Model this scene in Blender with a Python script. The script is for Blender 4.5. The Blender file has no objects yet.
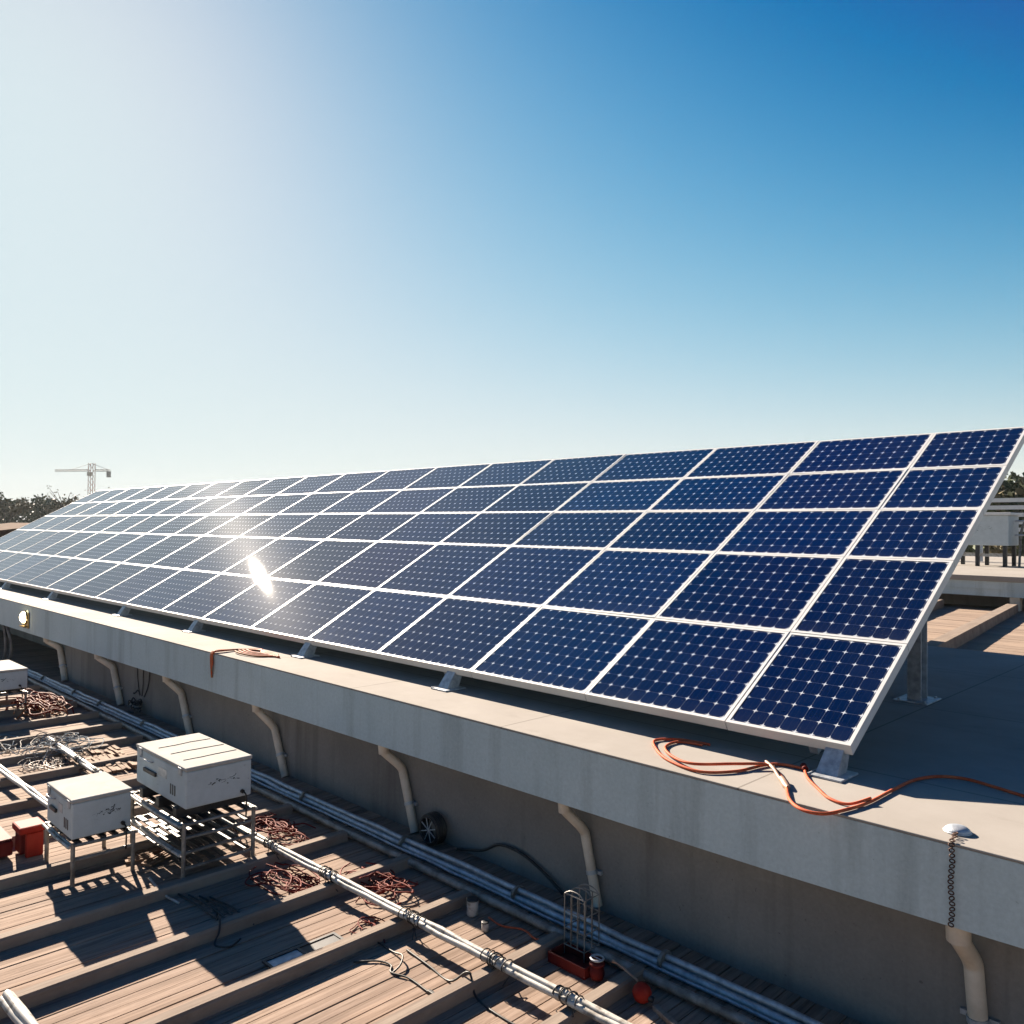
import bpy, bmesh, math, random
from mathutils import Vector, Matrix
random.seed(7)
R = math.radians
SC = bpy.context.scene
COL = SC.collection

# ---------------------------------------------------------------- camera
YAW, PITCH, ROLL = R(44.911), R(1.028), R(0.552)
fw = Vector((-math.sin(YAW)*math.cos(PITCH), math.cos(YAW)*math.cos(PITCH), math.sin(PITCH)))
rt = Vector((math.cos(YAW), math.sin(YAW), 0)); up = rt.cross(fw)
rt2 = rt*math.cos(ROLL) + up*math.sin(ROLL); up2 = up*math.cos(ROLL) - rt*math.sin(ROLL)
cd = bpy.data.cameras.new('camera'); cam = bpy.data.objects.new('camera', cd); COL.objects.link(cam)
cd.sensor_width = 36; cd.lens = 816.6/1024*36; cd.clip_start = .05; cd.clip_end = 20000
cam.matrix_world = Matrix(((rt2.x, up2.x, -fw.x, 2.126), (rt2.y, up2.y, -fw.y, -5.174), (rt2.z, up2.z, -fw.z, 1.365), (0, 0, 0, 1)))
SC.camera = cam

# ---------------------------------------------------------------- sky, sun, exposure
SUN_AZ, SUN_EL = R(12.5), R(25.5)          # azimuth from -X towards +Y
sdir = Vector((-math.cos(SUN_AZ)*math.cos(SUN_EL), math.sin(SUN_AZ)*math.cos(SUN_EL), math.sin(SUN_EL)))
W = bpy.data.worlds.new('World'); SC.world = W; W.use_nodes = True
wn, wl = W.node_tree.nodes, W.node_tree.links
sky = wn.new('ShaderNodeTexSky'); sky.sky_type = 'NISHITA'; sky.sun_disc = False
sky.sun_elevation = SUN_EL; sky.sun_rotation = math.atan2(sdir.x, sdir.y)
sky.altitude = 0; sky.air_density = 1.0; sky.dust_density = .3; sky.ozone_density = 1.0
EXPOSURE = 2.1
# the photograph's film response to the sky, per channel: lifted, compressed and floored
sep = wn.new('ShaderNodeSeparateColor'); cmb = wn.new('ShaderNodeCombineColor'); wl.new(sky.outputs[0], sep.inputs[0])
def wmath(op, x, y):
    n = wn.new('ShaderNodeMath'); n.operation = op; wl.new(x, n.inputs[0]); n.inputs[1].default_value = y; return n.outputs[0]
# pale layer of air lying on the horizon, all the way round
tcw = wn.new('ShaderNodeTexCoord'); sxw = wn.new('ShaderNodeSeparateXYZ'); wl.new(tcw.outputs['Generated'], sxw.inputs[0])
hz = wn.new('ShaderNodeMath'); hz.operation = 'POWER'; hz.inputs[0].default_value = math.e
wl.new(wmath('MULTIPLY', wmath('MAXIMUM', sxw.outputs[2], 0), -1/.065), hz.inputs[1]); horizon = wmath('MULTIPLY', hz.outputs[0], .9)
for k, (off, gam, amp, kk, floor) in enumerate(((1.541, 1.3, .70, .28, .002), (1.818, 1.0, .85, .37, .06), (2.104, 1.0, .88, .407, .20))):
    v = wmath('POWER', wmath('MAXIMUM', wmath('SUBTRACT', sep.outputs[k], off), 1e-4), gam)
    n = wn.new('ShaderNodeMath'); n.operation = 'POWER'; n.inputs[0].default_value = math.e; wl.new(wmath('MULTIPLY', v, -kk), n.inputs[1])
    m = wn.new('ShaderNodeMath'); m.operation = 'SUBTRACT'; m.inputs[0].default_value = 1; wl.new(n.outputs[0], m.inputs[1])
    v = wmath('MAXIMUM', wmath('MULTIPLY', m.outputs[0], amp), floor)
    mx = wn.new('ShaderNodeMix'); mx.data_type = 'FLOAT'; wl.new(horizon, mx.inputs[0]); wl.new(v, mx.inputs[2]); mx.inputs[3].default_value = (1.0, .95, .87)[k]
    wl.new(wmath('MULTIPLY', mx.outputs[0], 1/(.1*2**EXPOSURE)), cmb.inputs[k])
bg = wn['Background']; bg.inputs['Strength'].default_value = .1
wl.new(cmb.outputs[0], bg.inputs[0])
sd = bpy.data.lights.new('sun', 'SUN'); sd.energy = 5.0; sd.angle = R(.55); sd.color = (1, .86, .70)
so = bpy.data.objects.new('sun', sd); COL.objects.link(so); so.rotation_euler = sdir.to_track_quat('Z', 'Y').to_euler()
SC.view_settings.view_transform = 'Standard'; SC.view_settings.look = 'None'
SC.view_settings.exposure = EXPOSURE; SC.view_settings.gamma = 1; SC.view_settings.use_curve_mapping = False
SC.cycles.max_bounces = 8; SC.cycles.caustics_reflective = False

# ---------------------------------------------------------------- material helpers
class NT:
    def __init__(s, name):
        s.m = bpy.data.materials.new(name); s.m.use_nodes = True
        s.n, s.l = s.m.node_tree.nodes, s.m.node_tree.links; s.b = s.n['Principled BSDF']
    def put(s, sock, v):
        if hasattr(v, 'links'): s.l.new(v, sock)
        else: sock.default_value = v
    def math(s, op, a, b=None, c=None):
        n = s.n.new('ShaderNodeMath'); n.operation = op
        for i, v in enumerate((a, b, c)):
            if v is not None: s.put(n.inputs[i], v)
        return n.outputs[0]
    def mix(s, f, a, b, mode='MIX'):
        n = s.n.new('ShaderNodeMix'); n.data_type = 'RGBA'; n.blend_type = mode
        s.put(n.inputs[0], f); s.put(n.inputs[6], a); s.put(n.inputs[7], b); return n.outputs[2]
    def coord(s, kind='Object', scale=(1, 1, 1)):
        if kind == 'World': o = s.n.new('ShaderNodeNewGeometry').outputs['Position']
        else: o = s.n.new('ShaderNodeTexCoord').outputs[kind]
        mp = s.n.new('ShaderNodeMapping'); s.l.new(o, mp.inputs[0]); mp.inputs['Scale'].default_value = scale
        return mp.outputs[0]
    def noise(s, vec, scale=5, detail=6, rough=.6, out=0):
        n = s.n.new('ShaderNodeTexNoise'); s.l.new(vec, n.inputs['Vector'])
        n.inputs['Scale'].default_value = scale; n.inputs['Detail'].default_value = detail; n.inputs['Roughness'].default_value = rough
        return n.outputs[out]
    def ramp(s, f, stops):
        n = s.n.new('ShaderNodeValToRGB'); s.l.new(f, n.inputs[0]); e = n.color_ramp.elements
        while len(e) < len(stops): e.new(.5)
        for k, (p, c) in enumerate(stops):
            e[k].position = p; e[k].color = tuple(c)+(1,) if len(c) == 3 else c
        return n.outputs[0]
    def bump(s, h, strength=.3, dist=.01):
        n = s.n.new('ShaderNodeBump'); s.l.new(h, n.inputs['Height']); n.inputs['Strength'].default_value = strength
        n.inputs['Distance'].default_value = dist; s.l.new(n.outputs[0], s.b.inputs['Normal'])
    def set(s, col=None, rough=None, metal=None, spec=None):
        if col is not None: s.put(s.b.inputs['Base Color'], col)
        if rough is not None: s.put(s.b.inputs['Roughness'], rough)
        if metal is not None: s.b.inputs['Metallic'].default_value = metal
        if spec is not None: s.b.inputs['Specular IOR Level'].default_value = spec
        return s.m

def c4(r, g, b): return (r, g, b, 1)
def mottled(name, a, b, scale=4, rough=.7, metal=0, bump=.2, bscale=60, stretch=(1, 1, 1), lo=.35, hi=.65, kind='Object', spec=.5, k=.55):
    a = tuple(c*k for c in a); b = tuple(c*k for c in b)
    t = NT(name); v = t.coord(kind, stretch)
    n = t.noise(v, scale, 7, .65)
    t.set(t.ramp(n, [(lo, a), (hi, b)]), rough, metal, spec)
    if bump: t.bump(t.noise(v, bscale, 4, .7), bump, .004)
    return t.m

M = {}
M['white_metal'] = mottled('white_metal', (.74, .74, .75), (.84, .84, .84), 3, .5, 0, 0, k=.66)
M['frame_side'] = M['white_metal']
M['galv'] = mottled('galvanised_steel', (.32, .35, .39), (.58, .61, .66), 16, .55, .6, .25, 90, k=.8)
M['dirty_white'] = mottled('dirty_white_paint', (.30, .26, .22), (.72, .69, .64), 14, .55, 0, .15, 80, lo=.36, hi=.52)
M['stand_paint'] = mottled('worn_stand_paint', (.16, .14, .12), (.46, .44, .41), 10, .5, .2, .15, 80)
M['cream_pipe'] = mottled('cream_pipe', (.46, .38, .30), (.60, .52, .43), 5, .6, 0, .08, 70, k=1.0)
M['black'] = mottled('black_rubber', (.012, .012, .013), (.03, .03, .03), 9, .55, 0, 0)
M['dark_metal'] = mottled('dark_metal', (.03, .032, .036), (.08, .08, .085), 9, .5, .4, 0)
M['red_cable'] = mottled('red_cable', (.50, .085, .035), (.66, .16, .07), 12, .65, 0, 0, spec=.12, k=.75)
M['orange_cable'] = mottled('orange_cable', (.50, .16, .06), (.66, .27, .12), 12, .7, 0, 0, spec=.15)
M['tape'] = mottled('pale_cable_tape', (.44, .24, .15), (.58, .38, .27), 12, .5, 0, 0)
M['dark_red_cable'] = mottled('dark_red_cable', (.20, .02, .015), (.34, .05, .03), 12, .7, 0, 0, spec=.15)
M['red_paint'] = mottled('red_paint', (.36, .022, .014), (.52, .05, .03), 6, .7, 0, .1, spec=.12)
M['dark_red'] = mottled('dark_red_paint', (.14, .012, .012), (.24, .03, .024), 6, .7, 0, .1, spec=.12)
M['blue_cable'] = mottled('blue_white_cable', (.14, .24, .34), (.40, .47, .54), 3, .7, 0, 0, spec=.1)
M['grey_cable'] = mottled('grey_cable', (.14, .12, .12), (.42, .38, .36), 3, .7, 0, 0, spec=.1)
M['rust'] = mottled('rusty_chain', (.06, .022, .012), (.16, .07, .04), 30, .7, .3, .1)
M['brass'] = mottled('brass', (.50, .34, .14), (.66, .48, .24), 8, .35, .8, 0)

# concrete faces
def concrete(name, a, b, streak, pores=.25):
    t = NT(name); v = t.coord('World')
    big = t.noise(v, .7, 8, .62); fine = t.noise(v, 38, 5, .7)
    col = t.ramp(big, [(.32, a), (.68, b)])
    st = t.noise(t.coord('World', (2.4, 2.4, .16)), 1.6, 6, .6)
    col = t.mix(t.math('MULTIPLY', t.ramp(st, [(.52, (0, 0, 0)), (.72, (1, 1, 1))]), streak), col, c4(a[0]*.55, a[1]*.52, a[2]*.5))
    sp = t.ramp(t.noise(v, 26, 3, .6), [(.70, (0, 0, 0)), (.74, (1, 1, 1))])
    col = t.mix(t.math('MULTIPLY', sp, pores), col, c4(a[0]*.4, a[1]*.4, a[2]*.4))
    col = t.mix(.22, col, fine, 'OVERLAY')
    t.set(col, .88, 0, .3); t.bump(fine, .35, .004); return t.m
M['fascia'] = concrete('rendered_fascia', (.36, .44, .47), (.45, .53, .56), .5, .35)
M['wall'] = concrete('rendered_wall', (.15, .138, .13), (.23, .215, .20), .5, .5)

# roof top: smooth pale screed with thin panel joints and stains
t = NT('pale_roof_screed'); v = t.coord('World')
sx = t.n.new('ShaderNodeSeparateXYZ'); t.l.new(v, sx.inputs[0])
def seam(sock, period, off, w):
    f = t.math('FRACT', t.math('DIVIDE', t.math('ADD', sock, off), period))
    return t.math('LESS_THAN', t.math('ABSOLUTE', t.math('SUBTRACT', f, .5)), w/period)
col = t.ramp(t.noise(v, 1.1, 8, .65), [(.3, (.235, .215, .195)), (.7, (.29, .27, .25))])
stn = t.ramp(t.noise(t.coord('World', (.6, 1.6, 1)), 2.2, 7, .7), [(.56, (0, 0, 0)), (.72, (1, 1, 1))])
col = t.mix(t.math('MULTIPLY', stn, .28), col, c4(.13, .115, .10))
sm = t.math('MAXIMUM', seam(sx.outputs[0], 2.05, 1.425+20.5, .007), seam(sx.outputs[1], 2.3, .9+23, .007))
col = t.mix(t.math('MULTIPLY', sm, .55), col, c4(.08, .07, .06))
t.set(col, .92, 0, .10); t.bump(t.noise(v, 55, 5, .7), .25, .003)
M['roof'] = t.m

# deck planks, colour per plank, grain along Y
def plank_mat(name, a, b, c, pw, axis=0, contrast=.55):
    t = NT(name); pos = t.coord('World')
    s = t.n.new('ShaderNodeSeparateXYZ'); t.l.new(pos, s.inputs[0])
    idx = t.math('FLOOR', t.math('DIVIDE', t.math('ADD', s.outputs[axis], 100), pw))
    wnz = t.n.new('ShaderNodeTexWhiteNoise'); wnz.noise_dimensions = '1D'; t.l.new(idx, wnz.inputs['W'])
    sc = (9, .35, 1) if axis == 0 else (.35, 9, 1)
    grain = t.noise(t.coord('World', sc), 3.2, 9, .7)
    streak = t.noise(t.coord('World', (22, .9, 1) if axis == 0 else (.9, 22, 1)), 2.6, 6, .7)
    col = t.ramp(grain, [(.25, a), (.5, b), (.78, c)])
    col = t.mix(.30, col, t.ramp(wnz.outputs[0], [(0, (.30, .28, .27)), (1, (.72, .70, .66))]), 'OVERLAY')
    col = t.mix(t.math('MULTIPLY', t.ramp(streak, [(.52, (0, 0, 0)), (.70, (1, 1, 1))]), contrast), col, c4(a[0]*.45, a[1]*.38, a[2]*.34))
    dirt = t.noise(pos, 1.7, 8, .7)
    col = t.mix(t.math('MULTIPLY', t.ramp(dirt, [(.50, (0, 0, 0)), (.75, (1, 1, 1))]), .35), col, c4(.10, .075, .06))
    t.set(col, .9, 0, .12); t.bump(grain, .5, .006); return t.m
M['plank'] = plank_mat('weathered_planks', (.125, .086, .064), (.235, .172, .136), (.32, .25, .21), .094)
M['batten'] = plank_mat('batten_timber', (.155, .12, .098), (.235, .19, .158), (.31, .26, .215), 50, 0, .3)
M['far_plank'] = plank_mat('pale_planks', (.19, .14, .105), (.25, .19, .15), (.30, .235, .19), .3, 1, .35)

# photovoltaic cells: pseudo-square cells, pale diamonds at their corners
t = NT('solar_cells'); uvn = t.n.new('ShaderNodeUVMap'); uvn.uv_map = 'UVMap'; s = t.n.new('ShaderNodeSeparateXYZ'); t.l.new(uvn.outputs[0], s.inputs[0])
fx = t.math('FRACT', s.outputs[0]); fy = t.math('FRACT', s.outputs[1])
dx = t.math('SUBTRACT', .5, t.math('ABSOLUTE', t.math('SUBTRACT', fx, .5)))
dy = t.math('SUBTRACT', .5, t.math('ABSOLUTE', t.math('SUBTRACT', fy, .5)))
dia = t.math('LESS_THAN', t.math('ADD', dx, dy), .088)
star = t.math('MAXIMUM', t.math('LESS_THAN', t.math('ADD', dx, t.math('MULTIPLY', dy, 4)), .20), t.math('LESS_THAN', t.math('ADD', dy, t.math('MULTIPLY', dx, 4)), .20))
gap = t.math('MAXIMUM', t.math('MULTIPLY', t.math('LESS_THAN', dx, .013), .15), t.math('MULTIPLY', t.math('LESS_THAN', dy, .011), .11))
bus = t.math('MULTIPLY', t.math('LESS_THAN', t.math('ABSOLUTE', t.math('SUBTRACT', t.math('FRACT', t.math('MULTIPLY', fx, 3)), .5)), .02), .02)
oi = t.n.new('ShaderNodeObjectInfo')
cell = t.ramp(oi.outputs['Random'], [(0, (.0008, .0075, .038)), (.5, (.001, .0095, .047)), (.85, (.001, .013, .060)), (1, (.007, .009, .046))])
iv = t.n.new('ShaderNodeTexWhiteNoise'); iv.noise_dimensions = '3D'
cv = t.n.new('ShaderNodeCombineXYZ'); t.l.new(t.math('FLOOR', s.outputs[0]), cv.inputs[0]); t.l.new(t.math('FLOOR', s.outputs[1]), cv.inputs[1]); t.l.new(oi.outputs['Random'], cv.inputs[2])
t.l.new(cv.outputs[0], iv.inputs[0])
cell = t.mix(t.math('MULTIPLY', iv.outputs[0], .35), cell, c4(.0006, .004, .022))
msk = t.math('MAXIMUM', t.math('MAXIMUM', dia, star), t.math('MAXIMUM', gap, bus))
dust = t.noise(t.coord('World'), 1.3, 8, .7)
cl = t.mix(t.math('MULTIPLY', msk, .9), cell, c4(.50, .53, .58))
cl = t.mix(t.math('MULTIPLY', t.ramp(dust, [(.45, (0, 0, 0)), (.8, (1, 1, 1))]), .02), cl, c4(.22, .20, .18))
uv2 = t.n.new('ShaderNodeUVMap'); uv2.uv_map = 'Panel'; s2 = t.n.new('ShaderNodeSeparateXYZ'); t.l.new(uv2.outputs[0], s2.inputs[0])
edge = t.math('SUBTRACT', t.math('ADD', .10, t.math('MULTIPLY', t.noise(t.coord('World', (3, 1, 1)), 4, 5, .7), .16)), s2.outputs[1])
edge = t.math('MINIMUM', t.math('MAXIMUM', t.math('MULTIPLY', edge, 5), 0), 1)
cl = t.mix(t.math('MULTIPLY', edge, .02), cl, c4(.30, .27, .23))
t.set(cl, t.math('ADD', t.math('MULTIPLY', dust, .006), .006), 0, .5)
t.b.inputs['Coat Weight'].default_value = .0018; t.b.inputs['Coat Roughness'].default_value = .27
t.b.inputs['IOR'].default_value = 1.36
M['cells'] = t.m
M['backsheet'] = mottled('backsheet', (.5, .5, .5), (.6, .6, .6), 3, .6, 0, 0)

def foliage(name, a, b):
    t = NT(name); n = t.noise(t.coord('World'), .9, 5, .7)
    g = t.n.new('ShaderNodeNewGeometry')
    col = t.mix(t.math('MULTIPLY', g.outputs['Random Per Island'], .6), t.ramp(n, [(.3, a), (.7, b)]), c4(a[0]*.6, a[1]*.65, a[2]*.6))
    return t.set(col, .7, 0, .2)
M['leaf'] = foliage('leaves', (.035, .055, .022), (.09, .105, .045))
M['leaf_far'] = foliage('far_leaves', (.05, .065, .04), (.09, .10, .06))
M['leaf_dry'] = foliage('dry_leaves', (.11, .09, .045), (.16, .13, .07))
M['bark'] = mottled('bark', (.07, .05, .035), (.14, .10, .075), 6, .9, 0, .3)

# ---------------------------------------------------------------- geometry helpers
class MB:
    def __init__(s): s.v = []; s.f = []; s.mi = []; s.smooth = []
    def add(s, vs, fs, mi=0, sm=False):
        o = len(s.v); s.v += [tuple(p) for p in vs]
        for f in fs: s.f.append([o+i for i in f]); s.mi.append(mi); s.smooth.append(sm)
    def box(s, a, b, mi=0, jit=0):
        x0, y0, z0 = a; x1, y1, z1 = b
        p = [(x0, y0, z0), (x1, y0, z0), (x1, y1, z0), (x0, y1, z0), (x0, y0, z1), (x1, y0, z1), (x1, y1, z1), (x0, y1, z1)]
        if jit: p = [tuple(c+random.uniform(-jit, jit) for c in q) for q in p]
        s.add(p, [(0, 3, 2, 1), (4, 5, 6, 7), (0, 1, 5, 4), (1, 2, 6, 5), (2, 3, 7, 6), (3, 0, 4, 7)], mi)
    def cbox(s, a, b, c=.01, mi=0):
        # box with chamfered edges
        bm = bmesh.new(); bmesh.ops.create_cube(bm, size=1)
        d = [b[i]-a[i] for i in range(3)]
        for w in bm.verts: w.co = Vector([a[i]+(w.co[i]+.5)*d[i] for i in range(3)])
        bmesh.ops.bevel(bm, geom=bm.edges[:], offset=c, segments=2, affect='EDGES', profile=.5)
        bm.verts.index_update(); s.add([w.co[:] for w in bm.verts], [[w.index for w in f.verts] for f in bm.faces], mi); bm.free()
    def tube(s, pts, r, n=8, mi=0, cap=True, sm=True):
        pts = [Vector(p) for p in pts]; rs = r if isinstance(r, (list, tuple)) else [r]*len(pts)
        vs = []; ref = None
        for i, p in enumerate(pts):
            d = (pts[min(i+1, len(pts)-1)] - pts[max(i-1, 0)])
            d = d.normalized() if d.length > 1e-9 else Vector((0, 0, 1))
            if ref is None: ref = Vector((0, 0, 1)) if abs(d.z) < .9 else Vector((1, 0, 0))
            a = d.cross(ref)
            if a.length < 1e-4: a = d.cross(Vector((1, .3, .2)))
            a.normalize(); b = a.cross(d).normalized(); ref = b
            for k in range(n):
                q = 2*math.pi*k/n; vs.append(p + (a*math.cos(q)+b*math.sin(q))*rs[i])
        fs = [(i*n+k, i*n+(k+1) % n, (i+1)*n+(k+1) % n, (i+1)*n+k) for i in range(len(pts)-1) for k in range(n)]
        s.add(vs, fs, mi, sm)
        if cap: s.add(vs[:n], [tuple(range(n))[::-1]], mi); s.add(vs[-n:], [tuple(range(n))], mi)
    def lathe(s, c, prof, n=20, mi=0, axis='Z', sm=True):
        vs = []
        for r, h in prof:
            for k in range(n):
                q = 2*math.pi*k/n; x, y = r*math.cos(q), r*math.sin(q)
                o = (x, y, h) if axis == 'Z' else ((x, h, y) if axis == 'Y' else (h, x, y))
                vs.append((c[0]+o[0], c[1]+o[1], c[2]+o[2]))
        m = len(prof)
        s.add(vs, [(i*n+k, i*n+(k+1) % n, (i+1)*n+(k+1) % n, (i+1)*n+k) for i in range(m-1) for k in range(n)], mi, sm)
    def torus(s, c, ax, R_, r, n=16, m=6, mi=0, squash=1, d=None):
        ax = Vector(ax).normalized(); a = ax.cross(Vector(d) if d else Vector((.3, .2, 1))).normalized(); b = ax.cross(a)
        pts = [Vector(c)+a*math.cos(2*math.pi*k/n)*R_+b*math.sin(2*math.pi*k/n)*R_*squash for k in range(n+1)]
        s.tube(pts, r, m, mi, cap=False)
    def build(s, name, mats, parent=None, loc=None):
        me = bpy.data.meshes.new(name); me.from_pydata(s.v, [], s.f)
        for m in (mats if isinstance(mats, (list, tuple)) else [mats]): me.materials.append(m)
        me.polygons.foreach_set('material_index', s.mi); me.polygons.foreach_set('use_smooth', s.smooth); me.update()
        bm = bmesh.new(); bm.from_mesh(me); bmesh.ops.recalc_face_normals(bm, faces=bm.faces); bm.to_mesh(me); bm.free()
        o = bpy.data.objects.new(name, me); COL.objects.link(o)
        if parent: o.parent = parent
        if loc: o.location = loc
        return o

def crom(pts, k=6, closed=False):
    P = [Vector(p) for p in pts]; out = []; n = len(P)
    for i in range(n if closed else n-1):
        g = (lambda j: P[j % n]) if closed else (lambda j: P[max(0, min(n-1, j))])
        a, b, c, d = g(i-1), g(i), g(i+1), g(i+2)
        for q in range(k):
            u = q/k; out.append(.5*((2*b)+(c-a)*u+(2*a-5*b+4*c-d)*u*u+(3*b-a-3*c+d)*u**3))
    out.append(P[0].copy() if closed else P[-1].copy()); return out

def tag(o, label=None, cat=None, group=None, kind=None):
    if label: o['label'] = label
    if cat: o['category'] = cat
    if group: o['group'] = group
    if kind: o['kind'] = kind
    return o
def thing(name, label, cat, loc=(0, 0, 0), group=None):
    o = bpy.data.objects.new(name, None); COL.objects.link(o); o.location = loc; o.empty_display_size = .1
    return tag(o, label, cat, group)
def link_copy(o, parent=None):
    c = o.copy(); COL.objects.link(c)
    if parent: c.parent = parent
    return c
def dup(root):
    r = link_copy(root)
    for ch in list(root.children):
        c = link_copy(ch, r)
        for g in list(ch.children): link_copy(g, c)
    return r
ORD = ['first', 'second', 'third', 'fourth', 'fifth', 'sixth', 'seventh', 'eighth', 'ninth', 'tenth', 'eleventh', 'twelfth', 'thirteenth', 'fourteenth', 'fifteenth',
       'sixteenth', 'seventeenth', 'eighteenth', 'nineteenth', 'twentieth', 'twenty-first', 'twenty-second', 'twenty-third', 'twenty-fourth', 'twenty-fifth', 'twenty-sixth', 'twenty-seventh', 'twenty-eighth']

# ---------------------------------------------------------------- levels
ZR, ZD = -.20, -1.45            # upper roof top, plank deck top
YP, YW = -.68, -.40             # front of the ledge, face of the wall
TILT = R(29.09)
XL, XR = -27.7, 9.0
XREC = -13.95                   # the wall steps back beyond this point

# ---------------------------------------------------------------- setting
g = MB(); g.add([(-9000, -9000, -7), (9000, -9000, -7), (9000, 9000, -7), (-9000, 9000, -7)], [(0, 1, 2, 3)])
gm = mottled('field_ground', (.16, .12, .075), (.12, .125, .06), .02, .95, 0, 0, kind='World', spec=.02, k=.9)
tag(g.build('ground', gm), kind='structure')

b = MB(); w = .094
x = -32.0; i = 0
while x < 5.6:
    dz = random.uniform(-.004, .002)
    b.box((x+.004, -6.4, ZD-.05), (x+w-.004, (YW+.03 if x > XREC else .6), ZD+dz)); x += w
b.box((-32, -6.4, ZD-.09), (5.6, .6, ZD-.052))
tag(b.build('roof_deck', M['plank']), kind='structure')

bld = thing('concrete_building', 'grey rendered building with a pale flat roof ledge carrying the long solar array', 'building', (0, 0, ZD))
def part(mb, name, mat, parent, **k):
    o = mb.build(name, mat, parent); o.location = -Vector(parent.location) if parent.parent is None else (0, 0, 0); return o
# roof slab (top at ZR) and the fascia below its front edge, its underside a little out of level
b = MB(); b.cbox((XL, YP-.003, ZR-.016), (XR, 6.73, ZR), .006); part(b, 'roof_slab', M['roof'], bld)
b = MB()
def fz(x): return -.635 - .0058*(-x) if x < 0 else -.635+.02*x
xs = [XL+(XR-XL)*k/40 for k in range(41)]
vs = []
for xx in xs: vs += [(xx, YP, ZR-.017), (xx, YP, fz(xx)), (xx, YW+.35, fz(xx)), (xx, YW+.35, ZR-.017)]
fs = []
for k in range(40):
    o = 4*k
    for q in range(4): fs.append((o+q, o+(q+1) % 4, o+4+(q+1) % 4, o+4+q))
fs += [(0, 1, 2, 3), (160, 163, 162, 161)]
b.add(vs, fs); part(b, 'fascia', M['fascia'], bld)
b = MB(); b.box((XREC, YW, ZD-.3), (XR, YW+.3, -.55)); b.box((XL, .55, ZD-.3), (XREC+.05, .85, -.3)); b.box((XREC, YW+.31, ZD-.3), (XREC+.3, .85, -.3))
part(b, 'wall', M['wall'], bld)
b = MB(); b.box((XL, 6.4, -7), (XR, 6.7, ZR-.02)); b.box((XL, .9, -7), (XL+.3, 6.39, ZR-.02)); part(b, 'rear_wall', M['wall'], bld)

# unseen block added behind the array to shade the roof at the right
pr = thing('roof_shade_block', 'unseen grey block added behind the solar array to shade the roof', 'shade block', (-6, 5.6, ZR))
b = MB(); b.cbox((-9.5, 4.45, ZR), (-3.2, 6.72, 2.178), .02); part(b, 'wall', M['fascia'], pr)
b = MB(); b.cbox((-9.5, 6.74, -.44), (-3.2, 7.8, 2.178), .02); part(b, 'rear_shade_part', M['fascia'], pr)
b = MB(); b.cbox((-9.55, 4.27, 2.18), (-3.15, 7.85, 2.262), .006); part(b, 'roof', M['roof'], pr)

# ---------------------------------------------------------------- battens across the deck
bx = [.62, -.12, -.93, -1.55, -2.46, -3.29, -4.12, -5.07, -6.02, -6.95, -7.87, -8.75, -9.62, -10.5, -11.4, -12.3, -13.2, -14.1, -15.0, -15.9, -16.8, -17.7, -18.6, -19.5]
b = MB()
prof = [(-.05, 0), (-.047, .068), (-.036, .085), (.036, .085), (.047, .068), (.05, 0)]
L0, L1 = -6.35, -.98
vs = [(p[0], L0, p[1]) for p in prof]+[(p[0], L1, p[1]) for p in prof]
n = len(prof)
b.add(vs, [(k, k+1, n+k+1, n+k) for k in range(n-1)]+[tuple(range(n))[::-1], tuple(range(n, 2*n)), (0, n, 2*n-1, n-1)])
first = b.build('roof_batten', M['batten'])
near = {2: 'short raised batten at the bottom edge, beside the red float', 3: 'raised brown batten between the wire cage and the white can', 4: 'raised brown batten beside the flat metal plate on the deck',
        5: 'raised brown batten just below the tall box stand', 6: 'raised brown batten running out under the small box stand', 7: 'raised brown batten passing behind the red cabinet'}
for k, xx in enumerate(bx):
    o = first if k == 0 else link_copy(first)
    o.location = (xx, random.uniform(-.04, .05), ZD-.004); o.rotation_euler.z = R(random.uniform(-.5, .5)); o.scale.z = random.uniform(.93, 1.05)
    tag(o, near.get(k, 'raised brown timber batten across the plank deck, %s from the right end' % ORD[k]), 'batten', 'raised battens across the plank deck')

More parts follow.
